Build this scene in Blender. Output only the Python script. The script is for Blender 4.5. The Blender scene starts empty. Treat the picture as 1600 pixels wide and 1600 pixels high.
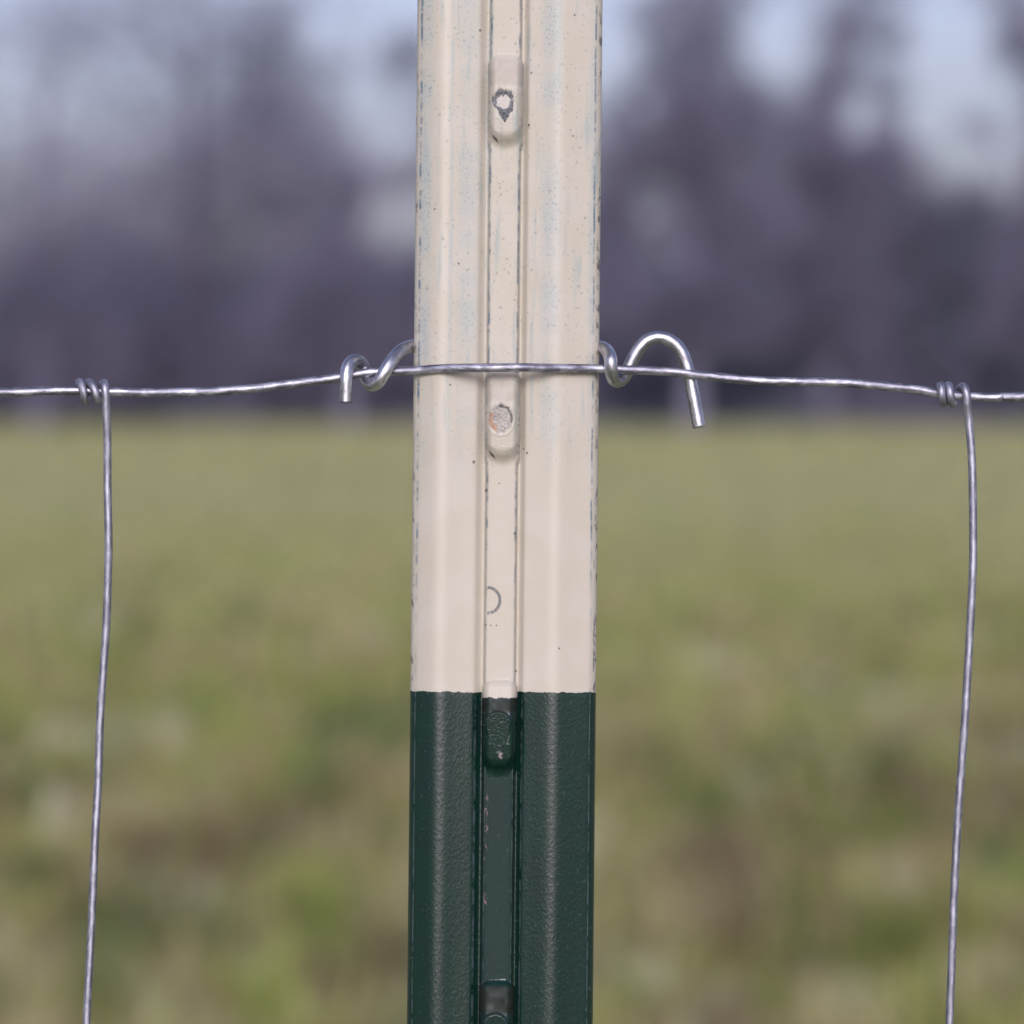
import bpy, math, random
import numpy as np
from mathutils import Vector, Matrix

random.seed(7)
rng = np.random.default_rng(11)
scene = bpy.context.scene
R = math.radians

# ------------------------------------------------------------------ camera
S = 0.115e-3            # metres per photo pixel on the plane of the post face
CAM_D = 0.70            # camera to post face
CAM_H = 1.20
PITCH = R(2.0)
FPX = CAM_D / S
cam_data = bpy.data.cameras.new('camera')
cam = bpy.data.objects.new('camera', cam_data)
scene.collection.objects.link(cam)
cam.location = (0, -CAM_D, CAM_H)
cam.rotation_euler = (R(90) - PITCH, 0, 0)
cam_data.sensor_width = 36
cam_data.lens = 36 * FPX / 1600
cam_data.clip_start = 0.05
cam_data.clip_end = 5000
cam_data.dof.use_dof = True
cam_data.dof.focus_distance = CAM_D - 0.001
APERTURE = 0.0086
cam_data.dof.aperture_fstop = cam_data.lens / 1000 / APERTURE
scene.camera = cam

# ------------------------------------------------------------------ sky, sun, exposure
SUN_EL, SUN_AZ = R(23.5), R(-2)
world = bpy.data.worlds.new('World')
scene.world = world
world.use_nodes = True
wt = world.node_tree
wt.nodes.clear()
sky = wt.nodes.new('ShaderNodeTexSky')
sky.sky_type = 'NISHITA'
sky.sun_disc = False
sky.sun_elevation = SUN_EL
sky.sun_rotation = R(180) + SUN_AZ
sky.air_density = 1.0
sky.dust_density = 3.0
sky.ozone_density = 2.0
tint = wt.nodes.new('ShaderNodeMix')
tint.data_type = 'RGBA'; tint.blend_type = 'MULTIPLY'
tint.inputs['Factor'].default_value = 1.0
tint.inputs['B'].default_value = (0.97, 0.935, 1.19, 1)
bg = wt.nodes.new('ShaderNodeBackground')
bg.inputs['Strength'].default_value = 0.132
wo = wt.nodes.new('ShaderNodeOutputWorld')
soft = wt.nodes.new('ShaderNodeHueSaturation')
soft.inputs['Saturation'].default_value = 0.62          # thin overcast
wt.links.new(sky.outputs['Color'], soft.inputs['Color'])
wt.links.new(soft.outputs['Color'], tint.inputs['A'])
wt.links.new(tint.outputs['Result'], bg.inputs['Color'])
wt.links.new(bg.outputs['Background'], wo.inputs['Surface'])

sun_data = bpy.data.lights.new('sun', 'SUN')
sun_data.energy = 1.5
sun_data.angle = R(22)
sun_data.color = (1.0, 0.985, 0.98)
sun = bpy.data.objects.new('sun', sun_data)
scene.collection.objects.link(sun)
sun.rotation_euler = (R(90) - SUN_EL, 0, SUN_AZ)
sun.location = (0, -4, 6)

scene.view_settings.view_transform = 'Standard'
scene.view_settings.look = 'None'
scene.view_settings.exposure = 0.2
scene.view_settings.gamma = 1
scene.view_settings.use_curve_mapping = False
scene.cycles.use_denoising = True
scene.cycles.max_bounces = 4

# ------------------------------------------------------------------ helpers
def P(px, py, Y=0.0):
    """point seen at photo pixel (px, py) on the upright plane at depth Y"""
    u, v = (px - 800) / FPX, (800 - py) / FPX
    d = Vector((u, math.cos(PITCH) + v * math.sin(PITCH), -math.sin(PITCH) + v * math.cos(PITCH)))
    t = (Y + CAM_D) / d.y
    return Vector((0, -CAM_D, CAM_H)) + d * t

def link(o, parent=None):
    scene.collection.objects.link(o)
    if parent is not None:
        o.parent = parent
    return o

def mesh_obj(name, verts, faces, mat=None, parent=None, smooth=True, uv=None, col=None):
    me = bpy.data.meshes.new(name)
    me.from_pydata([tuple(v) for v in verts], [], [tuple(f) for f in faces])
    if smooth:
        me.polygons.foreach_set('use_smooth', [True] * len(me.polygons))
    li = np.empty(len(me.loops), dtype=np.int32)
    me.loops.foreach_get('vertex_index', li)
    if uv is not None:
        lay = me.uv_layers.new(name='UVMap')
        lay.data.foreach_set('uv', np.asarray(uv, dtype=np.float32)[li].ravel())
    if col is not None:
        ca = me.color_attributes.new('mark', 'FLOAT_COLOR', 'POINT')
        ca.data.foreach_set('color', np.asarray(col, dtype=np.float32).ravel())
    if mat is not None:
        me.materials.append(mat)
    me.update()
    return link(bpy.data.objects.new(name, me), parent)

def tag(o, label, cat, group=None):
    o['label'] = label; o['category'] = cat
    if group: o['group'] = group
    return o

def empty(name, loc):
    o = bpy.data.objects.new(name, None)
    o.empty_display_size = 0.05
    o.location = loc
    return link(o)

class G:
    """small node-graph writer"""
    def __init__(self, name):
        self.mat = bpy.data.materials.new(name)
        self.mat.use_nodes = True
        self.t = self.mat.node_tree
        self.t.nodes.clear()
        self.out = self.t.nodes.new('ShaderNodeOutputMaterial')
        self.bsdf = self.t.nodes.new('ShaderNodeBsdfPrincipled')
        self.t.links.new(self.bsdf.outputs[0], self.out.inputs[0])
    def put(self, sock, v):
        if isinstance(v, bpy.types.NodeSocket):
            self.t.links.new(v, sock)
        elif v is not None:
            if isinstance(v, (tuple, list)) and len(v) == 3 and len(sock.default_value) == 4:
                v = (*v, 1)
            sock.default_value = v
    def m(self, op, a, b=None, c=None):
        n = self.t.nodes.new('ShaderNodeMath'); n.operation = op
        self.put(n.inputs[0], a)
        if b is not None: self.put(n.inputs[1], b)
        if c is not None: self.put(n.inputs[2], c)
        return n.outputs[0]
    def mx(self, f, a, b, mode='MIX'):
        n = self.t.nodes.new('ShaderNodeMix'); n.data_type = 'RGBA'; n.blend_type = mode
        self.put(n.inputs['Factor'], f); self.put(n.inputs['A'], a); self.put(n.inputs['B'], b)
        return n.outputs['Result']
    def ss(self, x, lo, hi, a=0.0, b=1.0):
        n = self.t.nodes.new('ShaderNodeMapRange'); n.interpolation_type = 'SMOOTHSTEP'
        self.put(n.inputs['Value'], x)
        n.inputs['From Min'].default_value = lo; n.inputs['From Max'].default_value = hi
        n.inputs['To Min'].default_value = a; n.inputs['To Max'].default_value = b
        return n.outputs['Result']
    def vec(self, x, y, z=0.0):
        n = self.t.nodes.new('ShaderNodeCombineXYZ')
        self.put(n.inputs[0], x); self.put(n.inputs[1], y); self.put(n.inputs[2], z)
        return n.outputs[0]
    def noise(self, v, scale=1.0, detail=2.0, rough=0.5):
        n = self.t.nodes.new('ShaderNodeTexNoise')
        self.put(n.inputs['Vector'], v)
        n.inputs['Scale'].default_value = scale; n.inputs['Detail'].default_value = detail
        n.inputs['Roughness'].default_value = rough
        return n.outputs['Fac']
    def uv(self):
        n = self.t.nodes.new('ShaderNodeUVMap'); n.uv_map = 'UVMap'
        s = self.t.nodes.new('ShaderNodeSeparateXYZ')
        self.t.links.new(n.outputs[0], s.inputs[0])
        return s.outputs[0], s.outputs[1]
    def attr(self, name):
        n = self.t.nodes.new('ShaderNodeAttribute'); n.attribute_name = name
        return n.outputs['Color'], n.outputs['Alpha']
    def pos(self):
        n = self.t.nodes.new('ShaderNodeTexCoord')
        return n.outputs['Object']
    def bump(self, h, strength, dist):
        n = self.t.nodes.new('ShaderNodeBump')
        n.inputs['Strength'].default_value = strength; n.inputs['Distance'].default_value = dist
        self.put(n.inputs['Height'], h)
        self.put(self.bsdf.inputs['Normal'], n.outputs[0])
    def set(self, **kw):
        for k, v in kw.items():
            self.put(self.bsdf.inputs[k.replace('_', ' ')], v)

# ------------------------------------------------------------------ materials
CREAM = (0.66, 0.585, 0.475)
GREEN = (0.0025, 0.021, 0.0145)

def paint_material(name, stud=False):
    g = G(name)
    U, V = g.uv()                                   # position on the post, 1 unit = one photo pixel
    wob = g.m('MULTIPLY_ADD', g.noise(g.vec(g.m('MULTIPLY', U, .02), g.m('MULTIPLY', V, .02)), 1, 3), 3.0, -1.5)
    up = g.ss(V, 560, 800, 1.0, 0.0)                # worn top of the post, fresher paint below
    upl = g.ss(V, 760, 1000, 1.0, 0.12)
    fine = g.noise(g.vec(g.m('MULTIPLY', U, .30), g.m('MULTIPLY', V, .20)), 1, 3, .6)
    fine2 = g.noise(g.vec(g.m('MULTIPLY', U, .22), g.m('MULTIPLY', V, .17), 7.3), 1, 2, .55)
    streak = g.noise(g.vec(g.m('MULTIPLY', U, .075), g.m('MULTIPLY', V, .0065), 3.1), 1, 4, .6)
    mott = g.noise(g.vec(g.m('MULTIPLY', U, .012), g.m('MULTIPLY', V, .012), 9.0), 1, 3, .55)
    # --- cream coat
    c = g.mx(g.ss(mott, .35, .68), (0.452, 0.415, 0.337), (0.47, 0.435, 0.372))
    c = g.mx(g.m('MULTIPLY', g.ss(streak, .52, .74), g.m('MULTIPLY', up, .75)), c, (0.30, 0.345, 0.33))
    mask = None
    def add(a, b):
        return b if a is None else g.m('MAXIMUM', a, b)
    spots = [(743, 722, 2.4), (746, 45, 2.0), (824, 193, 1.9), (812, 1048, 1.8), (826, 707, 1.8), (821, 700, 1.3),
             (705, 602, 1.6), (716, 412, 1.7), (678, 327, 1.5), (893, 210, 1.5), (827, 111, 1.6), (894, 20, 1.6),
             (879, 1012, 1.6), (764, 976, 1.4), (783, 755, 1.2), (808, 833, 1.8), (763, 766, 2.6), (772, 977, 1.2), (781, 977, 1.2)]
    if not stud:
        for (x0, w, amt) in ((655, 2.1, .82), (764.5, 1.9, .74), (809, 1.8, .74), (928, 1.7, .80)):
            d = g.m('ABSOLUTE', g.m('SUBTRACT', g.m('SUBTRACT', U, x0), wob))
            ln = g.ss(d, w * .35, w * 1.35, 1.0, 0.0)
            gate = g.ss(g.noise(g.vec(x0 * .37, g.m('MULTIPLY', V, .035)), 1, 4, .7), .40, .62)
            mask = add(mask, g.m('MULTIPLY', g.m('MULTIPLY', ln, gate), g.m('MULTIPLY', g.m('ADD', upl, .25), amt)))
        # bluish bare halo beside the worn edges
        for (x0, x1, dens) in ((654, 674, .55), (757, 766, .54), (712, 748, .565), (842, 876, .56), (918, 929, .62), (700, 708, .62)):
            xm, hw = (x0 + x1) / 2, (x1 - x0) / 2
            zone = g.ss(g.m('ABSOLUTE', g.m('SUBTRACT', U, xm)), hw * .35, hw * 1.25, 1.0, 0.0)
            vgate = g.ss(g.noise(g.vec(x0 * .71, g.m('MULTIPLY', V, .009)), 1, 3, .6), .38, .58)
            sp = g.ss(fine, dens, dens + .10)
            k = g.m('MULTIPLY', g.m('MULTIPLY', zone, sp), g.m('MULTIPLY', up, vgate))
            mask = add(mask, g.m('MULTIPLY', k, .62))
            c = g.mx(g.m('MULTIPLY', g.m('MULTIPLY', zone, up), g.m('MULTIPLY_ADD', vgate, .36, .12)), c, (0.32, 0.37, 0.37))
        sp = g.m('MULTIPLY', g.ss(fine2, .635, .70), g.m('MULTIPLY_ADD', up, .7, .12))
        mask = add(mask, g.m('MULTIPLY', sp, .55))
        # half ring scratched into the middle strip
        dx, dy = g.m('SUBTRACT', U, 767), g.m('SUBTRACT', V, 938)
        rr = g.m('SQRT', g.m('ADD', g.m('POWER', dx, 2), g.m('POWER', g.m('MULTIPLY', dy, .95), 2)))
        ring = g.ss(g.m('ABSOLUTE', g.m('SUBTRACT', rr, g.m('MULTIPLY_ADD', wob, .5, 19))), 1.1, 3.4, 1.0, 0.0)
        ring = g.m('MULTIPLY', ring, g.m('MULTIPLY', g.ss(dx, -2, 1), g.ss(fine2, .28, .46)))
        c = g.mx(g.m('MULTIPLY', ring, .8), c, (0.07, 0.085, 0.095))
    col_worn = g.mx(g.ss(mott, .4, .6), (0.10, 0.155, 0.20), (0.16, 0.20, 0.23))
    cream = g.mx(mask, c, col_worn) if mask is not None else g.mx(g.m('MULTIPLY', g.ss(fine, .60, .68), g.m('MULTIPLY', up, .5)), c, (0.2, .23, .25))
    if not stud:
        # chips down to dark steel along both rims
        lip = g.m('MAXIMUM', g.ss(U, 649, 653, 1.0, 0.0), g.ss(U, 931, 934))
        chipn = g.noise(g.vec(g.m('MULTIPLY', U, .16), g.m('MULTIPLY', V, .045), 5.0), 1, 4, .65)
        chipgate = g.ss(g.noise(g.vec(g.m('MULTIPLY', U, .004), g.m('MULTIPLY', V, .007), 2.0), 1, 2), .34, .52)
        chips = g.m('MULTIPLY', lip, g.m('MULTIPLY', g.ss(chipn, .52, .58), chipgate))
        cream = g.mx(g.m('MULTIPLY', chips, .85), cream, (0.075, 0.075, 0.07))
        dm = None
        for (sx, sy, sr) in spots:
            dd = g.m('ADD', g.m('POWER', g.m('SUBTRACT', U, sx), 2), g.m('POWER', g.m('MULTIPLY', g.m('SUBTRACT', V, sy), .8), 2))
            dm = add(dm, g.ss(g.m('SQRT', dd), sr * .5, sr * 1.25, 1.0, 0.0))
        cream = g.mx(g.m('MULTIPLY', dm, .85), cream, (0.06, 0.055, 0.05))
    # --- green coat
    gr = g.mx(g.ss(mott, .35, .65), GREEN, (0.0035, 0.019, 0.0155))
    gsp = g.m('MULTIPLY', g.ss(fine2, .66, .74), .5)
    gr = g.mx(gsp, gr, (0.06, 0.085, 0.08))
    if not stud:
        em = None
        for (x0, w) in ((655, 1.1), (749, 2.0), (822, 1.4), (928, 1.1), (765, 1.0), (808.5, 1.2)):
            d = g.m('ABSOLUTE', g.m('SUBTRACT', g.m('SUBTRACT', U, x0), g.m('MULTIPLY', wob, .5)))
            em = add(em, g.ss(d, w * .3, w * 1.3, 1.0, 0.0))
        gate = g.ss(g.noise(g.vec(g.m('MULTIPLY', U, .05), g.m('MULTIPLY', V, .05), 4.4), 1, 4, .7), .36, .60)
        gr = g.mx(g.m('MULTIPLY', g.m('MULTIPLY', em, gate), .42), gr, (0.13, 0.155, 0.17))
        d = g.m('ABSOLUTE', g.m('SUBTRACT', U, 768))
        pk = g.m('MULTIPLY', g.ss(d, .5, 4.5, 1.0, 0.0), g.m('MULTIPLY', g.ss(V, 1225, 1260), g.ss(V, 1400, 1440, 1.0, 0.0)))
        pk = g.m('MULTIPLY', pk, g.ss(g.noise(g.vec(g.m('MULTIPLY', U, .2), g.m('MULTIPLY', V, .06), 1.4), 1, 4, .7), .54, .62))
        gr = g.mx(pk, gr, (0.21, 0.13, 0.14))
        rimc = g.m('MULTIPLY', g.m('MAXIMUM', g.ss(U, 650, 653, 1.0, 0.0), g.ss(U, 930, 933)), g.ss(fine, .66, .72))
        gr = g.mx(g.m('MULTIPLY', rimc, .7), gr, (0.25, 0.24, 0.23))
    # --- border of the two coats
    edge = g.noise(g.vec(g.m('MULTIPLY', U, .05), 0.0, 0.3), 1, 3, .6)
    yb = g.m('ADD', g.m('MULTIPLY_ADD', edge, 12.0, 1074.0 if not stud else 1082.0), g.m('MULTIPLY', fine, 2.0))
    b = g.ss(g.m('SUBTRACT', V, yb), -0.6, 0.6)
    colr = g.mx(b, cream, gr)
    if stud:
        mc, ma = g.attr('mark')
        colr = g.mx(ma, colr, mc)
    rough = g.mx(b, (0.42,) * 3, (0.26,) * 3)
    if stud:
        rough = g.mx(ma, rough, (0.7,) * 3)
    if not stud:
        strip = g.m('MULTIPLY', g.ss(U, 763, 766), g.ss(U, 807, 810, 1.0, 0.0))
        rough = g.mx(strip, rough, (0.62,) * 3)
    g.set(Base_Color=colr, Roughness=rough)
    sp_ = g.m('MULTIPLY_ADD', b, .22, .28)
    if not stud:
        sp_ = g.m('MULTIPLY', sp_, g.m('MULTIPLY_ADD', strip, -.45, 1.0))
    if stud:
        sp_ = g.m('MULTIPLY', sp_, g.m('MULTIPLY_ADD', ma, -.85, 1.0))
    g.set(Specular_IOR_Level=sp_)
    peel = g.noise(g.vec(g.m('MULTIPLY', U, .36), g.m('MULTIPLY', V, .17), .6), 1, 2, .55)
    h = g.m('MULTIPLY', peel, g.ss(V, 1074, 1090, .06, 1.0))
    g.bump(h, 0.8, 0.00002 if stud else 0.00007)
    return g.mat

def metal_material(name, dark, light, rough, seed):
    g = G(name)
    U, V = g.uv()
    n1 = g.noise(g.vec(g.m('MULTIPLY', U, .035), g.m('MULTIPLY', V, 1.6), seed), 1, 4, .65)
    n2 = g.noise(g.vec(g.m('MULTIPLY', U, .010), g.m('MULTIPLY', V, 2.4), seed + 4), 1, 3, .6)
    n3 = g.noise(g.vec(g.m('MULTIPLY', U, .22), g.m('MULTIPLY', V, 3.0), seed + 8), 1, 2, .6)
    f = g.ss(g.m('ADD', g.m('MULTIPLY', n1, .6), g.m('MULTIPLY', n2, .4)), .44, .60)
    col = g.mx(f, dark, light)
    col = g.mx(g.m('MULTIPLY', g.ss(n3, .62, .72), .55), col, (0.10, 0.10, 0.11))
    r = g.m('ADD', g.m('MULTIPLY', n1, .22), rough - .11)
    g.set(Base_Color=col, Roughness=r, Metallic=1.0)
    g.bump(g.m('ADD', g.m('MULTIPLY', n1, .7), g.m('MULTIPLY', n3, .3)), 0.25, 0.00008)
    return g.mat

M_POST = paint_material('two_tone_paint')
M_STUD = paint_material('stud_paint', stud=True)
M_WIRE = metal_material('weathered_galvanized_wire', (0.21, 0.205, 0.25), (0.56, 0.56, 0.62), 0.54, 0.0)
M_STAY = metal_material('dull_galvanized_wire', (0.28, 0.277, 0.33), (0.50, 0.50, 0.57), 0.56, 2.0)
M_CLIP = metal_material('bright_clip_wire', (0.36, 0.36, 0.40), (0.66, 0.66, 0.71), 0.37, 5.0)

def bark_material():
    g = G('bare_twigs')
    p = g.pos()
    n = g.noise(p, .5, 3)
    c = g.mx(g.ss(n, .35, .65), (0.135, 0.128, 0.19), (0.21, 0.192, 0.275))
    g.set(Base_Color=c, Roughness=.9)
    return g.mat
M_BARK = bark_material()
def thicket_material():
    g = G('dark_thicket')
    p = g.pos()
    n = g.noise(p, .16, 3)
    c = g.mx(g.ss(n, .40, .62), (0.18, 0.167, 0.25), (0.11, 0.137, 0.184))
    g.set(Base_Color=c, Roughness=.9)
    return g.mat
M_THICKET = thicket_material()

def grass_material():
    g = G('grass_blades')
    c, a = g.attr('mark')
    g.set(Base_Color=c, Roughness=.6)
    tr = g.t.nodes.new('ShaderNodeBsdfTranslucent')
    g.put(tr.inputs['Color'], c)
    mixn = g.t.nodes.new('ShaderNodeMixShader')
    mixn.inputs[0].default_value = .3
    g.t.links.new(g.bsdf.outputs[0], mixn.inputs[1]); g.t.links.new(tr.outputs[0], mixn.inputs[2])
    g.t.links.new(mixn.outputs[0], g.out.inputs[0])
    return g.mat
M_GRASS = grass_material()

def field_material():
    g = G('pasture')
    p = g.pos()
    n1 = g.noise(p, .9, 5, .6)
    n2 = g.noise(p, .12, 4, .55)
    n3 = g.noise(p, 9.0, 4, .6)
    c = g.mx(g.ss(n2, .35, .65), (0.305, 0.325, 0.145), (0.365, 0.37, 0.21))
    c = g.mx(g.m('MULTIPLY', g.ss(n1, .52, .66), .6), c, (0.15, 0.115, 0.065))
    c = g.mx(g.m('MULTIPLY', g.ss(n3, .5, .7), .5), c, (0.10, 0.11, 0.035))
    g.set(Base_Color=c, Roughness=.95)
    g.bump(n3, .6, .05)
    return g.mat
M_FIELD = field_material()

# ------------------------------------------------------------------ ground
def vnoise(x, y, seed=0):
    """smooth value noise in 0..1"""
    x = np.asarray(x, float); y = np.asarray(y, float)
    xi, yi = np.floor(x).astype(np.int64), np.floor(y).astype(np.int64)
    fx, fy = x - xi, y - yi
    fx, fy = fx * fx * (3 - 2 * fx), fy * fy * (3 - 2 * fy)
    def hsh(a, b):
        h = (a * 374761393 + b * 668265263 + seed * 1442695041) & 0x7fffffff
        h = ((h ^ (h >> 13)) * 1274126177) & 0x7fffffff
        return ((h ^ (h >> 16)) & 0xffff) / 65535.0
    a, b, c, d = hsh(xi, yi), hsh(xi + 1, yi), hsh(xi, yi + 1), hsh(xi + 1, yi + 1)
    return (a * (1 - fx) + b * fx) * (1 - fy) + (c * (1 - fx) + d * fx) * fy

def ground_z(x, y):
    x = np.asarray(x, float); y = np.asarray(y, float)
    near = np.clip(np.hypot(x, y) / 6.0, 0, 1)
    z = (vnoise(x * .45 + 5, y * .45, 1) - .5) * .09 + (vnoise(x * 1.7, y * 1.7, 2) - .5) * .05
    z = z + (vnoise(x * .05 + 3, y * .05 + 1, 3) - .5) * .30 * np.clip(np.hypot(x, y) / 30, 0, 1)
    return z * near

def axis(lim, n, p):
    t = np.linspace(-1, 1, n)
    return np.sign(t) * np.abs(t) ** p * lim
gx, gy = axis(2500, 221, 4.0), axis(2500, 261, 4.0)
GX, GY = np.meshgrid(gx, gy)
GZ = ground_z(GX, GY)
nx, ny = len(gx), len(gy)
verts = np.stack([GX.ravel(), GY.ravel(), GZ.ravel()], 1)
faces = [(j * nx + i, j * nx + i + 1, (j + 1) * nx + i + 1, (j + 1) * nx + i) for j in range(ny - 1) for i in range(nx - 1)]
field = mesh_obj('field', verts, faces, M_FIELD)
field['kind'] = 'structure'

# ------------------------------------------------------------------ grass (nobody could count it)
PAL = np.array([[0.29, 0.315, 0.085], [0.225, 0.275, 0.055], [0.38, 0.355, 0.17], [0.29, 0.25, 0.115], [0.105, 0.135, 0.035], [0.48, 0.47, 0.30], [0.165, 0.13, 0.065]])
gv, gf, gc = [], [], []
def blades(cx, cy, h, spread, col, nper, width):
    """nper bent blades round each centre, two triangles + tip"""
    n = len(cx)
    cx, cy, h, spread, width = (np.repeat(np.asarray(a, float), nper) for a in (cx, cy, h, spread, width))
    col = np.repeat(col, nper, axis=0)
    N = n * nper
    a = rng.uniform(0, 2 * math.pi, N); r = spread * np.sqrt(rng.uniform(0, 1, N))
    x, y = cx + np.cos(a) * r, cy + np.sin(a) * r
    z = ground_z(x, y) - .01
    hh = h * rng.uniform(.55, 1.15, N)
    b = rng.uniform(0, 2 * math.pi, N); lean = hh * rng.uniform(.15, .8, N)
    w = width * rng.uniform(.6, 1.3, N)
    px, py = -np.sin(b) * w, np.cos(b) * w
    tx, ty = np.cos(b) * lean, np.sin(b) * lean
    q = np.stack([np.stack([x - px, y - py, z], 1), np.stack([x + px, y + py, z], 1),
                  np.stack([x + tx * .4 + px * .8, y + ty * .4 + py * .8, z + hh * .6], 1),
                  np.stack([x + tx * .4 - px * .8, y + ty * .4 - py * .8, z + hh * .6], 1),
                  np.stack([x + tx, y + ty, z + hh], 1)], 1)
    cc = np.clip(col * np.array([1.20, 1.15, 1.25]) * rng.uniform(.78, 1.22, (N, 1)), 0, .6)
    gv.append(q.reshape(-1, 3)); gc.append(np.repeat(cc, 5, axis=0)); gf.append(N)

def scatter(y0, y1, count, pw=1.0):
    y = y0 + (y1 - y0) * rng.uniform(0, 1, count) ** pw
    x = rng.uniform(-1, 1, count) * (1.1 + .21 * np.abs(y))
    return x, y
def patch_colour(x, y):
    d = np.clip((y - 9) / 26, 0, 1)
    n1 = vnoise(x * 5.0, y * 1.6, 21); n2 = vnoise(x * 2.4 + 9, y * .8, 22); n3 = vnoise(x * .25, y * .12, 23)
    t = rng.uniform(0, 1, len(x)) * .55 + n1 * .45
    idx = np.where(t < .24, 4, np.where(t < .42, 1, np.where(t < .60, 0, np.where(t < .72, 3, 2))))
    near_dark = (n2 > .62) & (y < 12)
    idx = np.where(near_dark & (rng.uniform(0, 1, len(x)) < .7), np.where(n1 > .5, 6, 4), idx)
    idx = np.where((n2 < .20) & (y < 14) & (rng.uniform(0, 1, len(x)) < .5), 5, idx)
    idx = np.where((y < 11) & ((idx == 0) | (idx == 1)) & (rng.uniform(0, 1, len(x)) < .42), 3, idx)
    idx = np.where((y > 22) & ((idx == 4) | (idx == 6)), 0, idx)
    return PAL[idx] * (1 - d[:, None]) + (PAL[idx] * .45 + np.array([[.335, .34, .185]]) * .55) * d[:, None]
x, y = scatter(-2.0, 4.5, 1500)
blades(x, y, rng.uniform(.05, .12, len(x)), np.full(len(x), .06), patch_colour(x, y), 8, np.full(len(x), .003))
x, y = scatter(4.5, 14, 6500)
blades(x, y, rng.uniform(.06, .14, len(x)) * (1 + .6 * (vnoise(x * 1.5, y * .8, 31) > .6)), np.full(len(x), .07), patch_colour(x, y), 9, np.full(len(x), .0045))
x, y = scatter(14, 45, 14000, 1.3)
blades(x, y, rng.uniform(.06, .15, len(x)), np.full(len(x), .16), patch_colour(x, y), 6, np.full(len(x), .010))
x, y = scatter(45, 92, 10000)
blades(x, y, rng.uniform(.07, .17, len(x)), np.full(len(x), .4), patch_colour(x, y), 5, np.full(len(x), .028))
# tussocks, dead weeds and pale seed heads
x, y = scatter(5.5, 17, 760)
blades(x, y, rng.uniform(.09, .20, len(x)), rng.uniform(.03, .09, len(x)), PAL[rng.choice([0, 1, 2, 3, 4, 5, 6], len(x), p=[.16, .14, .15, .14, .20, .08, .13])], 30, np.full(len(x), .0055))
NB = sum(gf)
me = bpy.data.meshes.new('grass')
GV = np.concatenate(gv).astype(np.float32); GC = np.concatenate(gc)
me.vertices.add(NB * 5); me.vertices.foreach_set('co', GV.ravel())
base = np.arange(NB) * 5
loops = np.stack([base, base + 1, base + 2, base + 3, base + 3, base + 2, base + 4], 1).astype(np.int32)
me.loops.add(NB * 7); me.loops.foreach_set('vertex_index', loops.ravel())
me.polygons.add(NB * 2)
ls = np.stack([np.arange(NB) * 7, np.arange(NB) * 7 + 4], 1).astype(np.int32)
me.polygons.foreach_set('loop_start', ls.ravel())
me.update(calc_edges=True)
ca = me.color_attributes.new('mark', 'FLOAT_COLOR', 'POINT')
ca.data.foreach_set('color', np.concatenate([GC, np.ones((len(GC), 1))], 1).astype(np.float32).ravel())
me.materials.append(M_GRASS)
grass = link(bpy.data.objects.new('grass', me))
grass['kind'] = 'stuff'; grass['label'] = 'blurred olive and straw coloured pasture grass with tussocks'; grass['category'] = 'grass'

# ------------------------------------------------------------------ trees
def tube_mesh(pts, radii, segs=6):
    """plain tapered tube for limbs; returns verts, faces"""
    vs, fs = [], []
    n = len(pts)
    for i, p in enumerate(pts):
        a = Vector(pts[max(i - 1, 0)]); b = Vector(pts[min(i + 1, n - 1)])
        t = (b - a).normalized()
        s = t.cross(Vector((0.3, 1, 0.1))).normalized(); u = t.cross(s)
        for k in range(segs):
            ang = 2 * math.pi * k / segs
            vs.append(Vector(p) + (s * math.cos(ang) + u * math.sin(ang)) * radii[i])
    for i in range(n - 1):
        for k in range(segs):
            k2 = (k + 1) % segs
            fs.append((i * segs + k, i * segs + k2, (i + 1) * segs + k2, (i + 1) * segs + k))
    return vs, fs

def twig_quads(centres, length, width):
    """thin crossed twigs; numpy arrays of centres -> verts, faces (three faces a twig, a slim prism)"""
    n = len(centres)
    d = rng.normal(size=(n, 3)); d[:, 2] = np.abs(d[:, 2]) * 1.1 + .15
    d /= np.linalg.norm(d, axis=1)[:, None]
    e = rng.normal(size=(n, 3)); e -= (e * d).sum(1)[:, None] * d; e /= np.linalg.norm(e, axis=1)[:, None]
    f = np.cross(d, e)
    L = (length * rng.uniform(.5, 1.4, n))[:, None]; W = (width * rng.uniform(.5, 1.4, n))[:, None]
    a = centres - d * L / 2; b = centres + d * L / 2
    ring = []
    for k in range(3):
        o = e * math.cos(k * 2.0944) + f * math.sin(k * 2.0944)
        ring.append((o * W))
    v = np.stack([a + ring[0], a + ring[1], a + ring[2], b + ring[0] * .3, b + ring[1] * .3, b + ring[2] * .3], 1).reshape(-1, 3)
    q = np.array([[0, 1, 4, 3], [1, 2, 5, 4], [2, 0, 3, 5]])
    fc = (np.arange(n)[:, None, None] * 6 + q[None]).reshape(-1, 4)
    return v, fc

def build_fast(name, v, f, mat, parent):
    me = bpy.data.meshes.new(name)
    me.vertices.add(len(v)); me.vertices.foreach_set('co', np.asarray(v, np.float32).ravel())
    me.loops.add(len(f) * 4); me.loops.foreach_set('vertex_index', np.asarray(f, np.int32).ravel())
    me.polygons.add(len(f)); me.polygons.foreach_set('loop_start', np.arange(0, len(f) * 4, 4, dtype=np.int32))
    me.update(calc_edges=True)
    me.materials.append(mat)
    return link(bpy.data.objects.new(name, me), parent)

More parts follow.
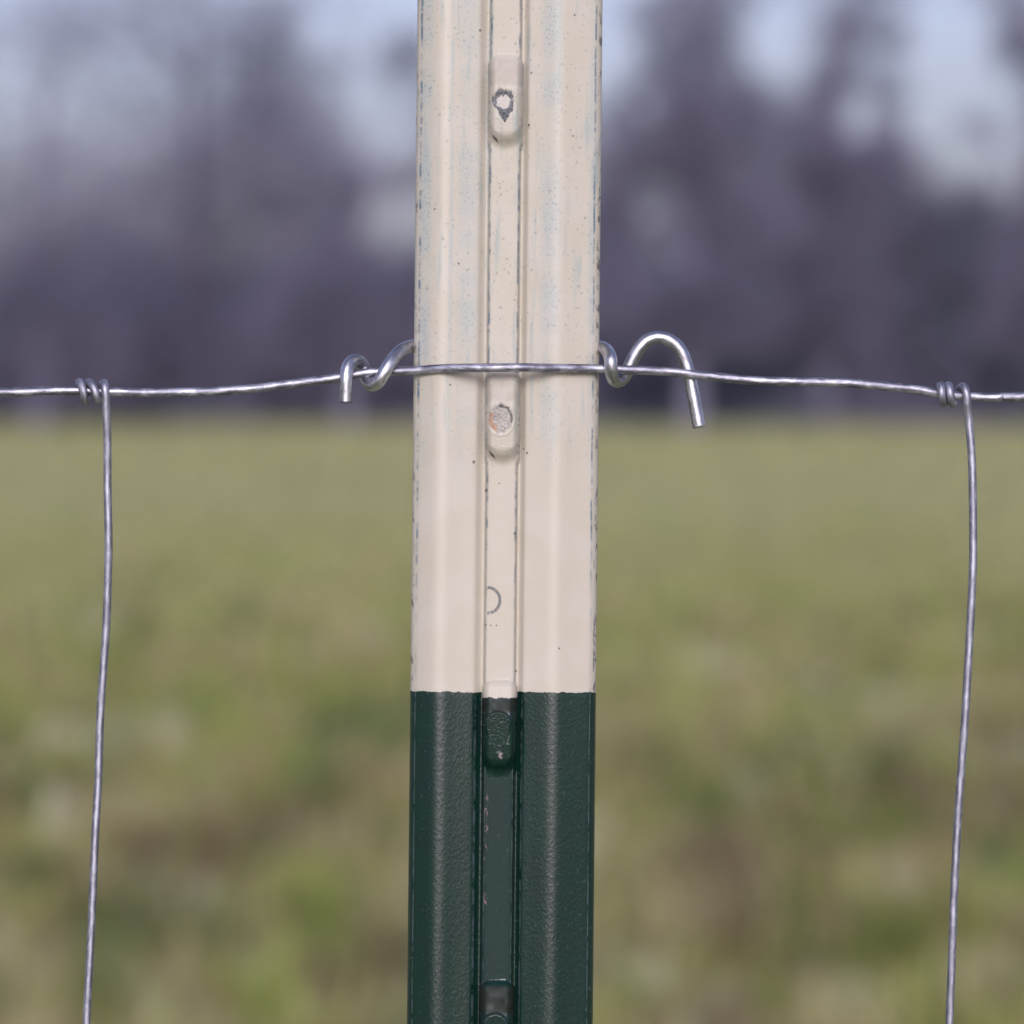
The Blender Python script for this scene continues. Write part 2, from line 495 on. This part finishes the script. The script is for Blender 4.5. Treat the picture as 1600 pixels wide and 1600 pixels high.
GAPS = [(1025, 318, 50), (1048, 392, 52), (1345, 182, 42), (1475, 285, 44), (608, 345, 42), (562, 150, 38), (612, 212, 48), (1010, 160, 24), (500, 45, 40)]
def tree(px, Y, clumps, label, height_px=None, twig=(.55, .017)):
    """clumps: (photo x, photo y, radius x px, radius y px, optical depth) at the tree's own distance"""
    k = (Y + CAM_D) / FPX
    base = P(px, 800, Y); bx = base.x; bz = float(ground_z(bx, Y))
    root = empty('bare_tree', (bx, Y, bz))
    tag(root, label, 'tree', 'bare trees along the far edge of the field')
    cs = [(P(c[0], c[1], Y), c[2] * k, c[3] * k, c[4]) for c in clumps]
    top = max(c[0].z + c[2] * .3 for c in cs) - bz
    th = top * .62
    vs, fs = tube_mesh([(0, 0, -.3), (.05, 0, th * .25), (-.1, .1, th * .6), (.1, 0, th), (.15, .1, top * .95)], [.26, .20, .15, .10, .03], 8)
    for (c, rx, rz, od) in cs:
        cl = Vector((c.x - bx, random.uniform(-1, 1) * rx * .4, c.z - bz))
        z0 = max(.8, min(th * .95, cl.z * random.uniform(.45, .7)))
        st = Vector((0, 0, z0))
        mid = st.lerp(cl, .5) + Vector((random.uniform(-.3, .3), random.uniform(-.3, .3), .25))
        v2, f2 = tube_mesh([st, mid, cl], [.085, .055, .025], 5)
        o = len(vs); vs += v2; fs += [tuple(i + o for i in f) for f in f2]
        for q in range(5):
            e = cl + Vector((random.uniform(-.8, .8) * rx, random.uniform(-.7, .7) * rx, random.uniform(-.2, .9) * rz))
            v2, f2 = tube_mesh([mid.lerp(cl, random.random()), (mid.lerp(cl, .7) + e) / 2 + Vector((0, 0, .1)), e], [.03, .02, .008], 4)
            o = len(vs); vs += v2; fs += [tuple(i + o for i in f) for f in f2]
    mesh_obj('trunk', vs, fs, M_BARK, root)
    vv, ff, off = [], [], 0
    for (c, rx, rz, od) in cs:
        area = math.pi * rx * rz
        nt = int(od * area / (twig[0] * twig[1] * 1.35))
        nt = min(int(nt * 1.7), 12000)
        # a handful of sub-clumps inside the clump gives light and dark knots
        nk = 9
        kc = rng.normal(size=(nk, 3)) * np.array([.42, .45, .42])
        ki = rng.integers(0, nk, nt)
        q = np.where((rng.uniform(0, 1, nt) < .62)[:, None], kc[ki] * 1.1 + rng.normal(size=(nt, 3)) * .26, rng.normal(size=(nt, 3)))
        u3 = rng.normal(size=(nt, 3)); u3 = u3 / np.linalg.norm(u3, axis=1)[:, None] * rng.uniform(0, 1, (nt, 1)) ** .4 * 1.05
        q = np.where((rng.uniform(0, 1, nt) < .30)[:, None], q * .9, u3)
        rad = np.linalg.norm(q, axis=1); q = q / np.maximum(1, rad / 1.15)[:, None]
        pos = q * np.array([rx, min(rx, 2.2), rz]) + np.array([c.x - bx, 0, c.z - bz])
        for (gx_, gy_, gr_) in GAPS:                 # openings in the crowns where the sky shows
            gp = P(gx_, gy_, Y)
            dd = np.hypot(pos[:, 0] + bx - gp.x, pos[:, 2] + bz - gp.z) / (gr_ * k)
            pos = pos[dd > rng.uniform(.65, 1.05, len(pos))]
        pos[:, 2] = np.maximum(pos[:, 2], .15)
        v, f = twig_quads(pos, twig[0], twig[1])
        vv.append(v); ff.append(f + off); off += len(v)
    build_fast('crown', np.concatenate(vv), np.concatenate(ff), M_BARK, root)
    return root

tree(60, 87, [(40, 520, 220, 130, .8), (60, 380, 230, 150, .34), (100, 220, 240, 170, .13), (-120, 350, 220, 220, .3), (150, 440, 160, 140, .25), (130, 20, 260, 110, .16)],
     'thin hazy bare tree at the far left behind the left stay wire')
tree(300, 92, [(290, 520, 230, 130, .9), (290, 390, 210, 150, .48), (300, 240, 220, 160, .26), (300, 90, 240, 130, .16), (420, 330, 140, 150, .42), (440, 180, 130, 130, .34), (430, 40, 110, 80, .28), (300, 0, 300, 120, .22), (430, 130, 120, 110, .35), (300, 300, 260, 140, .25)],
     'tall hazy bare tree halfway between the left stay wire and the post')
tree(540, 89, [(520, 500, 150, 120, 1.2), (600, 510, 90, 90, 1.2), (510, 350, 90, 100, .9), (470, 220, 80, 90, .45), (560, 275, 55, 45, .5), (640, 270, 45, 30, 1.0), (640, 85, 55, 45, .9), (590, 420, 90, 35, .9), (660, 440, 50, 50, 1.1)],
     'bare tree just left of the cream post with bright sky gaps')
tree(800, 96, [(760, 480, 120, 120, 1.6), (820, 330, 120, 120, 1.5), (760, 190, 110, 110, 1.2), (850, 200, 80, 90, 1.1), (790, 60, 90, 80, .8)],
     'bare tree mostly hidden right behind the cream post')
tree(1080, 87, [(1080, 130, 105, 80, 1.2), (1085, 40, 85, 70, 1.1), (1120, -40, 110, 60, .8), (1000, 30, 40, 50, .35), (1020, 150, 60, 50, .7), (1170, 150, 50, 50, .7), (1010, 230, 80, 70, 1.4), (1130, 230, 100, 90, 2.0), (1090, 340, 45, 70, 2.0), (960, 330, 55, 110, 1.8), (1060, 270, 60, 50, 1.6), (1160, 350, 100, 80, 2.2), (1010, 470, 110, 80, 2.2), (1130, 470, 110, 80, 2.4), (985, 175, 40, 40, .9)],
     'dark bare tree with a pointed crown just right of the post')
tree(1290, 91, [(1270, 240, 95, 80, 2.0), (1350, 290, 85, 80, 2.2), (1330, 45, 80, 45, 1.0), (1350, -40, 120, 50, .7), (1240, 170, 60, 40, .8), (1290, 130, 50, 45, .6), (1380, 140, 45, 50, .7), (1290, 360, 110, 80, 2.4), (1390, 230, 40, 50, 1.5), (1280, 480, 120, 90, 2.6), (1400, 60, 30, 30, .7), (1310, 110, 45, 30, .8)],
     'broad dark bare tree midway between the post and the right stay wire')
tree(1480, 94, [(1430, 320, 70, 60, 2.0), (1500, 330, 70, 55, 2.2), (1440, 420, 90, 70, 2.6), (1540, 410, 80, 60, 2.6), (1490, 500, 120, 80, 3.0), (1590, 440, 60, 60, 2.6), (1450, 255, 35, 25, .8)],
     'low dark tree clump behind the right stay wire')
tree(1660, 90, [(1640, 420, 110, 80, 2.4), (1600, 60, 50, 70, 1.3), (1560, -30, 80, 40, .6), (1530, 200, 40, 30, .5), (1680, 200, 80, 160, 1.6), (1720, 380, 120, 160, 1.8), (1620, 500, 100, 80, 2.6)],
     'dark tree cut off by the right edge with one branch reaching into the top corner')

# the undergrowth and the wood behind read as one mass
def mass(name, Y0, Y1, x0, x1, h, count, size, label, dens_edge=2.1):
    xs = rng.uniform(x0, x1, count); ys = rng.uniform(Y0, Y1, count)
    hl = h(xs)
    zs = ground_z(xs, ys) + hl * rng.uniform(0, 1, count) ** dens_edge
    v, f = twig_quads(np.stack([xs, ys, zs], 1), size[0], size[1])
    o = build_fast(name, v, f, M_THICKET, None)
    o['kind'] = 'stuff'; o['label'] = label; o['category'] = name.replace('_', ' ')
    return o
mass('undergrowth', 89, 104, -40, 40, lambda x: 2.4 + 2.6 * vnoise(x * .3, x * 0, 41) + np.where(x > 2, 1.4, .0), 42000, (.75, .045),
     'dark blurred brush along the foot of the trees')
mass('far_wood', 118, 132, -60, 60, lambda x: 2.9 + 2.6 * vnoise(x * .16, x * 0, 43) + np.where(x > 4, .9, 0), 30000, (1.2, .075),
     'blurred dark wood closing the field behind the trees')

# ------------------------------------------------------------------ fence post
POST_Y0 = 575                                   # photo row where the post face crosses Y = 0
LEAN = R(-3.2)
Z_REF = P(790, POST_Y0).z
def vz(py):                                     # photo row -> height along the post (local z)
    return Z_REF + (POST_Y0 - py) * S * 1.0
post = empty('fence_post', (0, 0, 0))
tag(post, 'steel fence post, cream paint above dark green, standing in the middle', 'fence post')
ROLL = R(.57)
MID = 792.5
def post_matrix():
    # lean a little away from the camera, slight sideways roll, face through (x of row 575, Y=0)
    m = Matrix.Rotation(LEAN, 4, 'X') @ Matrix.Rotation(ROLL, 4, 'Y')
    p = m @ Vector((0, 0, Z_REF))
    tx = P(791.2, POST_Y0).x
    return Matrix.Translation((tx - p.x, -p.y, Z_REF - p.z)) @ m
PM = post_matrix()
post.matrix_world = PM
# profile of the face: photo column, depth towards camera (mm)
PROFILE = [(660, -8.3), (650, -8.0), (647.2, -6.6), (646.6, -5.0), (647.2, -3.8), (649.5, -3.15), (652.5, -2.72), (655, -2.48), (657.5, -2.18), (663, -1.72), (670, -1.16), (676, -.70),
           (681, -.36), (685, -.16), (689, -.045), (693, 0.0), (697.5, -.01), (704, -.14), (711, -.42), (720, -.70), (730, -1.0), (738, -1.22), (743, -1.35), (746.2, -1.47), (748.5, -1.72), (751, -2.08), (754, -2.5),
           (757, -2.80), (759.5, -2.88), (761.5, -2.65), (762.8, -1.9), (763.6, -1.2), (765, -.88), (768, -.80), (776, -.76), (788, -.75), (799, -.76), (806, -.80), (808.6, -.90), (810, -1.25), (810.8, -1.95),
           (812.2, -2.65), (814, -2.84), (816, -2.72), (818.4, -2.4), (820.6, -2.0), (822.4, -1.66), (824, -1.46), (827, -1.33), (834, -1.10), (844, -.72), (851, -.45), (857, -.24), (862, -.09), (866.5, -.015), (871, 0.0), (875.5, -.05), (880, -.19), (885, -.42), (891, -.70), (900, -1.13),
           (912, -1.66), (921, -2.06), (926, -2.28), (928.5, -2.44), (931, -2.70), (934.5, -3.15), (937.3, -3.8), (938.2, -5.0), (937.6, -6.6), (934, -8.0), (925, -8.3)]
# stem of the T closes the section at the back
BACK = [(803, -8.6), (801, -12), (799, -36), (796, -38.5), (790, -38.5), (787, -36), (785, -12), (783, -8.6)]
sec = PROFILE
def post_pt(u, dep, py):
    return ((u - MID) * S, -dep * .001, vz(py))
rows = list(np.linspace(-360, 1700, 61)) + [3000, 5000, 7500, (Z_REF + .45) / S + POST_Y0]
rows[0] = -360
sv, suv, sf = [], [], []
ns = len(sec)
for r in rows:
    for (u, d) in sec:
        wv = .02 * math.sin(r * .011 + u * .07)
        sv.append(post_pt(u, d + wv, r)); suv.append((u, r))
for j in range(len(rows) - 1):
    for i in range(ns - 1):
        a = j * ns + i
        sf.append((a, a + ns, a + ns + 1, a + 1))
    sf.append((j * ns + ns - 1, (j + 1) * ns + ns - 1, (j + 1) * ns, j * ns))
sf.append(tuple(range(ns - 1, -1, -1)))
face = mesh_obj('flange', sv, sf, M_POST, post, uv=suv)
bv, buv, bf = [], [], []
nb = len(BACK)
for r in (-360, 1100, (Z_REF + .45) / S + POST_Y0):
    for (u, d) in BACK:
        bv.append(post_pt(u, d + .5, r)); buv.append((u, r))
for j in range(2):
    for i in range(nb):
        i2 = (i + 1) % nb
        bf.append((j * nb + i, j * nb + i2, (j + 1) * nb + i2, (j + 1) * nb + i))
bf.append(tuple(range(nb)))
mesh_obj('stem', bv, bf, M_POST, post, uv=buv, smooth=False)

def sstep(e0, e1, x):
    t = np.clip((x - e0) / (e1 - e0), 0, 1)
    return t * t * (3 - 2 * t)

def stud(top_py, kind, nu=47, nv=121, mesh=None, H=152.0):
    """raised lug on the middle strip; top_py is the photo row of its upper end"""
    if mesh is not None:
        o = link(bpy.data.objects.new('stud', mesh), post)
        o.location = (0, 0, vz(top_py) - mesh['z0'])
        return o
    uu = np.linspace(-27.5, 27.5, nu); tt = np.linspace(-.03, 1.03, nv)
    Ug, T = np.meshgrid(uu, tt)
    half = 25.0 - 3.0 * sstep(.86, 1.0, T) ** 2 - 3.5 * (1 - sstep(0, .10, T)) - 1.2 * np.abs(T - .5) + 1.0
    # rounded lower end
    lowr = np.sqrt(np.clip(1 - (Ug / 27) ** 2, 0, 1))
    endT = .80 + .20 * lowr
    topT = .045 * (1 - np.sqrt(np.clip(1 - (Ug / 27) ** 2, 0, 1)))
    prof = np.interp(T, [-.03, 0, .02, .06, .20, .34, .42, .66, .80, .88, .93, .97, 1.0, 1.03],
                     [-.3, .15, .55, 1.15, 2.15, 2.78, 2.95, 2.85, 2.5, 2.1, 1.45, .75, .1, -.3])
    prof = prof * (1 - sstep(endT - .18, endT, T) * .9) * sstep(topT - .03, topT + .03, T)
    dome = 1 - .10 * (Ug / 25) ** 2
    kk = np.clip((np.abs(Ug) - half * .60) / (half * .52), 0, 1)
    kk = 1 - np.sqrt(np.clip(1 - kk ** 2, 0, 1))
    h = prof * dome * (1 - kk) - 2.5 * kk
    py = T * H
    col = np.zeros((nv, nu, 4))
    n1 = vnoise(Ug * .28 + kind * 17, py * .22, 51); n2 = vnoise(Ug * .75, py * .5 + kind * 9, 52)
    n0 = vnoise(Ug * .11 + kind * 5, py * .10, 53)
    # browner, matte tone across the upward slope
    slope_tone = sstep(.03, .07, T) * (1 - sstep(.30, .36, T)) * (.55 + .5 * n0)
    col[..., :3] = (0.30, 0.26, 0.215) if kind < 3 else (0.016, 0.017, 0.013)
    col[..., 3] = slope_tone * (.45 if kind < 3 else .9)
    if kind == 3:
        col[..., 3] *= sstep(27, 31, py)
    # wear along the side edges
    if kind in (1, 2):
        e = sstep(20, 24, np.abs(Ug)) * np.clip((n1 - .5) * 3, 0, 1) * .4 * sstep(.05, .2, T)
        col[..., :3] = np.where(e[..., None] > .02, (0.17, 0.20, 0.23), col[..., :3]); col[..., 3] = np.maximum(col[..., 3], e)
        # nick at lower left
        nick = np.abs((Ug + 17) - (py - 131) * .75) + np.abs(py - 133) * .35
        s_ = sstep(3.6, 2.0, nick) if False else np.clip((3.4 - nick) / 1.6, 0, 1)
        col[s_ > .05, :3] = (.035, .035, .04); col[..., 3] = np.maximum(col[..., 3], s_ * .85)
    if kind == 1:
        cy = 76.0
        dx, dy = Ug + 1.0, py - cy
        rad = np.hypot(dx, dy)
        tear = np.where(dy < 0, rad / 19.5, np.abs(dx) / np.clip(19.5 * (1 - dy / 34.0), .01, 30))
        tear = np.where(dy > 33, 9, tear) + (n0 - .5) * .55 + (n1 - .5) * .22
        m = np.clip((1.03 - tear) / .12, 0, 1)
        h = h - m * .14 + m * (n2 - .5) * .22
        grey = (.06 + .30 * (n1 * .6 + n2 * .4) ** 1.8)[..., None] * np.ones(3) * np.array([.98, 1.0, 1.04])
        core = np.clip((12.5 - np.hypot(dx + 1.5, (dy - 1.5) * 1.12) - (n1 - .5) * 7 - (n0 - .5) * 5) / 2.0, 0, 1)
        grey = grey * (1 - core[..., None]) + np.array([.50, .47, .43]) * core[..., None]
        col[..., :3] = np.where(m[..., None] > 0, grey, col[..., :3]); col[..., 3] = np.maximum(col[..., 3], m)
        rim = np.exp(-((tear - 1.12) / .07) ** 2) * (dy < 0)
        h = h + rim * .12
    if kind == 2:
        dx, dy = Ug + 3.0, py - 77
        rad = np.hypot(dx * 1.06, dy * .90)
        m = np.clip((21.5 - rad + (n1 - .5) * 3) / 2, 0, 1)
        h = h - m * .12 + m * (n2 - .5) * .42
        base = np.array([.38, .36, .33]) * (.75 + .5 * n2[..., None])
        ang = np.arctan2(-dy, dx)
        org = np.clip(1 - np.abs(rad - 16) / 5.5, 0, 1) * ((np.abs(ang) > 1.9) & (dy > -9)) * np.clip(n2 * 2.0, 0, 1)
        base = base * (1 - org[..., None]) + np.array([.40, .19, .10]) * org[..., None]
        arc = np.clip(1 - np.abs(rad - 18 - (n1 - .5) * 3) / 3.2, 0, 1) * ((ang > -.35) & (ang < 1.75))
        base = base * (1 - arc[..., None]) + np.array([.035, .035, .04]) * arc[..., None]
        gz = np.clip((n2 - .62) * 5, 0, .8) * (np.abs(dx + 6) < 6) * (dy < 2)
        base = base * (1 - gz[..., None]) + np.array([.16, .16, .18]) * gz[..., None]
        col[..., :3] = np.where(m[..., None] > 0, base, col[..., :3]); col[..., 3] = np.maximum(col[..., 3], m * .9)
        rim = np.exp(-((rad - 23.5) / 1.6) ** 2)
        h = h + rim * .10
    if kind >= 3:
        cy = 66.0
        dx, dy = Ug + 2.0, py - cy
        tear = np.where(dy < 0, np.maximum(np.hypot(dx / 19, dy / 17), 0), np.abs(dx) / np.clip(19 * (1 - (dy / 48.0) ** 1.5), .01, 30))
        tear = np.where(dy > 46, 9, tear)
        m = np.clip((1.02 - tear) / .08, 0, 1)
        flat = 3.05 - .012 * dy + .002 * dx
        rim = np.exp(-((tear - 1.0) / .06) ** 2)
        h = h * (1 - m) + flat * m + rim * .16
        if kind == 3:
            sp = np.clip((5.0 - np.hypot((dx - 4) * 1.5, (dy - 50) * .8) + (n2 - .5) * 6) / 2, 0, 1)
            col[..., :3] = np.where(sp[..., None] > .02, np.array([.30, .24, .25]), col[..., :3]); col[..., 3] = np.maximum(col[..., 3], sp * .8)
    h = h + (n2 - .5) * .05
    P_ = np.stack([(Ug + 787.2 - MID) * S, -(h - .76) * .001, vz(top_py) - py * S], -1).reshape(-1, 3)
    uvs = np.stack([Ug + 787.2, top_py + py], -1).reshape(-1, 2)
    fs = [(j * nu + i, (j + 1) * nu + i, (j + 1) * nu + i + 1, j * nu + i + 1) for j in range(nv - 1) for i in range(nu - 1)]
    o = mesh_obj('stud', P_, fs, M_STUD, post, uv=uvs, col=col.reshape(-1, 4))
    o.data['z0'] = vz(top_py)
    return o
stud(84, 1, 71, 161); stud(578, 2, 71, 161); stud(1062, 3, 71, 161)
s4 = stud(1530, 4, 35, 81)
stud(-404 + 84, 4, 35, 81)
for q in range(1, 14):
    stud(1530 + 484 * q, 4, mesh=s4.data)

# ------------------------------------------------------------------ wires
def catmull(pts, per=8):
    pts = [Vector(p) for p in pts]
    out = []
    n = len(pts)
    for i in range(n - 1):
        p0, p1, p2, p3 = pts[max(i - 1, 0)], pts[i], pts[i + 1], pts[min(i + 2, n - 1)]
        for k in range(per):
            t = k / per
            out.append(.5 * ((2 * p1) + (p2 - p0) * t + (2 * p0 - 5 * p1 + 4 * p2 - p3) * t * t + (3 * p1 - p0 - 3 * p2 + p3) * t ** 3))
    out.append(pts[-1])
    return out

def wire(name, pts, radius, mat, parent=None, segs=16, jitter=.008, bevel=True, offset=None):
    off = offset or Vector((0, 0, 0))
    pts = [p - off for p in pts]
    n = len(pts)
    tang = [(pts[min(i + 1, n - 1)] - pts[max(i - 1, 0)]).normalized() for i in range(n)]
    nrm = tang[0].cross(Vector((.13, .97, .2))).normalized()
    vs, uvs, fs = [], [], []
    L = 0.0
    rings = []
    seq = []
    for i in range(n):
        if i: L += (pts[i] - pts[i - 1]).length
        seq.append((pts[i], tang[i], L, 1.0))
    if bevel:
        e = radius * .22
        seq = [(pts[0], tang[0], 0.0, .74), (pts[0] + tang[0] * e * .4, tang[0], e * .4, .93), (pts[0] + tang[0] * e, tang[0], e, 1.0)] + seq[1:-1] + \
              [(pts[-1] - tang[-1] * e, tang[-1], L, 1.0), (pts[-1] - tang[-1] * e * .4, tang[-1], L, .93), (pts[-1], tang[-1], L, .74)]
    for (p, t, l, s) in seq:
        nrm = (nrm - t * nrm.dot(t)).normalized()
        bi = t.cross(nrm)
        rr = radius * s * (1 + jitter * math.sin(l * 900) * math.sin(l * 2300 + 1))
        for k in range(segs + 1):
            a = 2 * math.pi * k / segs
            vs.append(p + (nrm * math.cos(a) + bi * math.sin(a)) * rr)
            uvs.append((l / S, k / segs * 3))
    m = segs + 1
    for i in range(len(seq) - 1):
        for k in range(segs):
            fs.append((i * m + k, i * m + k + 1, (i + 1) * m + k + 1, (i + 1) * m + k))
    fs.append(tuple(range(segs - 1, -1, -1)))
    fs.append(tuple((len(seq) - 1) * m + k for k in range(segs)))
    return mesh_obj(name, vs, fs, mat, parent, uv=uvs)

def D(px, py, dep):                              # dep: mm towards the camera
    return P(px, py, -dep * .001)

fence_base = Vector((0, 0, 0))
fence = empty('wire_fence', fence_base)
tag(fence, 'galvanized woven wire fence with a top line wire crossing the post', 'wire fence')

LW = [(-10400, 640, -2.5), (-6000, 630, -2.4), (-2600, 632, -2.5), (-2000, 628, -2.2), (-1400, 622, -2.2), (-800, 618, -2.0), (-300, 617, -1.8), (0, 612.5, -1.5), (60, 611, -1.5), (110, 611, -1.5), (160, 612, -1.4), (240, 613.5, -1.3), (330, 611.5, -1.0), (400, 606.5, -.8), (460, 598.5, -.6), (530, 589.5, -.6), (565, 583, -.8),
      (600, 581, -1.0), (625, 580, -1.1), (660, 578, -.75), (690, 576.4, .75), (720, 575.2, 2.2), (755, 574.2, 3.3), (787, 573.8, 3.7), (820, 574.3, 3.3), (860, 575.4, 2.0), (895, 575.8, .5), (925, 576.2, -.75), (950, 576.8, -1.2),
      (985, 577.8, -.9), (1040, 580, -.6), (1100, 586.5, -.8), (1170, 594, -1.0), (1230, 596.5, -1.0), (1300, 597.5, -1.2), (1350, 600.5, -1.3), (1420, 607.5, -1.4), (1470, 615, -1.5), (1515, 619, -1.5), (1560, 620.5, -1.5), (1600, 620, -1.6), (1900, 622, -1.9), (2400, 620, -2.0), (3000, 628, -2.2), (4200, 634, -2.4), (7500, 628, -2.4), (12000, 640, -2.4)]
lw_pts = catmull([D(*p) for p in LW], 7)
# faint kinks left by the stretching
lw_pts = [p + Vector((0, 0, .00003 * math.sin(i * .23) + .00004 * math.sin(i * .11))) for i, p in enumerate(lw_pts)]
R_LINE, R_STAY, R_CLIP = 7.1 * S, 6.4 * S, 10.2 * S
wire('line_wire', lw_pts, R_LINE, M_WIRE, fence)
def lw_at(px):
    a = min(range(len(LW) - 1), key=lambda i: 0 if LW[i][0] <= px <= LW[i + 1][0] else 1)
    t = (px - LW[a][0]) / (LW[a + 1][0] - LW[a][0])
    return tuple(LW[a][k] + (LW[a + 1][k] - LW[a][k]) * t for k in (1, 2))

ROWS_LOW = [1.06, .90, .75, .60, .46, .33, .21, .10]     # heights of the lower line wires
for hz in ROWS_LOW:
    pts = [Vector((x, .0012 + .0006 * math.sin(x * 9 + hz * 20), hz + .0012 * math.sin(x * 13 + hz * 31))) for x in np.linspace(-1.2, 1.3, 120)]
    wire('line_wire', pts, R_LINE, M_WIRE, fence, segs=10)

def knot(turns, cx_list, cy, dep, r_mm, end_ang):
    """helix of the stay round the line wire; returns points from the stay's front to its cut end"""
    pts = []
    n = int(turns * 16)
    for i in range(n + 1):
        t = i / n
        ang = t * turns * 2 * math.pi            # 0 = front, 90 deg = top, 180 = behind
        x = np.interp(t * turns, [q[0] for q in cx_list], [q[1] for q in cx_list])
        yy, dd = lw_at(float(x))
        pts.append(D(float(x), yy - math.sin(ang) * r_mm / .115, dd + math.cos(ang) * r_mm))
    return pts
def stay(path, turns, cx, name='stay_wire'):
    r = (R_LINE + R_STAY) * 1000 * 1.04
    kn = knot(turns, cx, 0, 0, r, 0)
    low = []
    for (px, py, dep) in path:
        low.append(D(px, py, dep))
    pts = list(reversed(catmull(kn, 2))) + catmull(low, 8)
    return pts
yl = lw_at(165)[1]
dR = (R_LINE + R_STAY) * 1000 * 1.04
left_path = [(165.5, 621, yl + dR - .05), (166.2, 640, yl + dR - .25), (167.8, 691, yl + .7), (168, 759, yl + .5), (169.5, 830, yl + .5), (169.3, 880, yl + .5), (165.7, 986, yl + .3), (157, 1110, yl + .3), (154, 1206, yl + .2), (148.5, 1311, yl + .2), (143, 1442, yl), (135, 1600, yl), (131, 1720, yl)]
right_path = [(1511.5, 630, lw_at(1511)[1] + dR - .05), (1513.5, 654, yl + .8), (1517.5, 700, yl + .7), (1519.5, 750, yl + .6), (1520.5, 820, yl + .6), (1520, 891, yl + .5), (1515.5, 986, yl + .4), (1507.5, 1127, yl + .3), (1498, 1259, yl + .2), (1491, 1390, yl + .1), (1487.5, 1495, yl), (1483.5, 1600, yl), (1481, 1720, yl)]
def finish(pts):
    end = pts[-1]
    lows = [Vector((end.x + .0009 * math.sin(h * 40), end.y - .0008, h)) for h in (1.02, .96, .88, .80, .7, .6, .5, .4, .3, .2, .10, .085)]
    return pts + catmull([end] + lows, 4)[1:]
lp = finish(stay(left_path, 2.28, [(0, 164.5), (.25, 162), (1.0, 149), (1.25, 139), (2.0, 130), (2.28, 123)]))
rp = finish(stay(right_path, 2.22, [(0, 1511), (.25, 1505), (.6, 1490), (1.0, 1485), (1.25, 1482), (2.0, 1471), (2.22, 1470)]))
o_l = wire('stay_wire', lp, R_STAY, M_STAY, fence, segs=14)
o_r = wire('stay_wire', rp, R_STAY, M_STAY, fence, segs=14)

base_l = D(164, lw_at(164)[0], lw_at(164)[1])
for k_ in (-6, -5, -4, -3, -2, -1, 2, 3, 4, 5, 6, 7):
    src, base_, p0 = (o_l, base_l, 164) if k_ < 0 else (o_r, D(1508, lw_at(1508)[0], lw_at(1508)[1]), 1508)
    n_ = k_ if k_ < 0 else k_ - 1
    pn = p0 + n_ * 1348
    c_ = src.copy(); link(c_, fence)
    c_.location = D(pn, lw_at(pn)[0], lw_at(pn)[1]) - base_

# ------------------------------------------------------------------ wire clip round the post
def zl(x, y, dep):                               # from the enlarged view of the left end
    return D(480 + x / 5.333, 480 + y / 5.333, dep)
def zr(x, y, dep):
    return D(860 + x / 5.333, 480 + y / 5.333, dep)
rc = (R_LINE + R_CLIP) * 1000
wl = -.7
clip_pts = [zl(322, 800, wl + rc * .95), zl(323, 700, wl + rc), zl(324, 600, wl + rc * 1.02), zl(334, 520, wl + rc * .85), zl(362, 464, wl + rc * .35), zl(400, 446, wl - rc * .2), zl(442, 462, wl - rc * .75), zl(470, 510, wl - rc), zl(484, 570, wl - rc * .8),
            zl(505, 625, wl - rc * .25), zl(545, 648, wl + rc * .35), zl(594, 622, wl + rc * .85), zl(640, 550, wl + rc * 1.0), zl(684, 476, wl + rc * .7), zl(735, 408, wl - .2), zl(800, 350, wl - 2.0), zl(870, 326, wl - 4.6), zl(940, 322, -8.6),
            D(690, 541, -14), D(740, 543, -26), D(775, 544, -38), D(800, 544, -40.2), D(825, 544, -38), D(870, 545, -24), D(905, 545, -14), D(926, 543, -9.6),
            zr(395, 333, -6.4), zr(440, 340, -4.0), zr(480, 372, -1.6), zr(500, 430, wl - .2 + rc * .85), zr(505, 500, wl - .3 + rc * 1.05), zr(514, 570, wl - .2 + rc * .7), zr(540, 613, wl), zr(580, 612, wl - rc * .55), zr(622, 570, wl - rc * .95), zr(652, 505, wl - rc * 1.05),
            zr(690, 430, wl - rc * 1.0), zr(740, 345, wl - rc * .98), zr(800, 282, wl - rc), zr(880, 253, wl - rc), zr(965, 262, wl - rc), zr(1040, 306, wl - rc), zr(1092, 372, wl - rc * 1.02), zr(1125, 450, wl - rc * 1.04), zr(1155, 560, wl - rc * 1.05), zr(1180, 680, wl - rc), zr(1205, 810, wl - rc * .95), zr(1240, 1005, wl - rc * .9)]
cb = D(790, 545, 0)
clip = wire('wire_clip', catmull(clip_pts, 6), R_CLIP, M_CLIP, None, segs=20, jitter=.012, offset=cb)
clip.location = cb
tag(clip, 'bright thick wire clip wrapped behind the post with hooked ends on the line wire', 'wire clip')
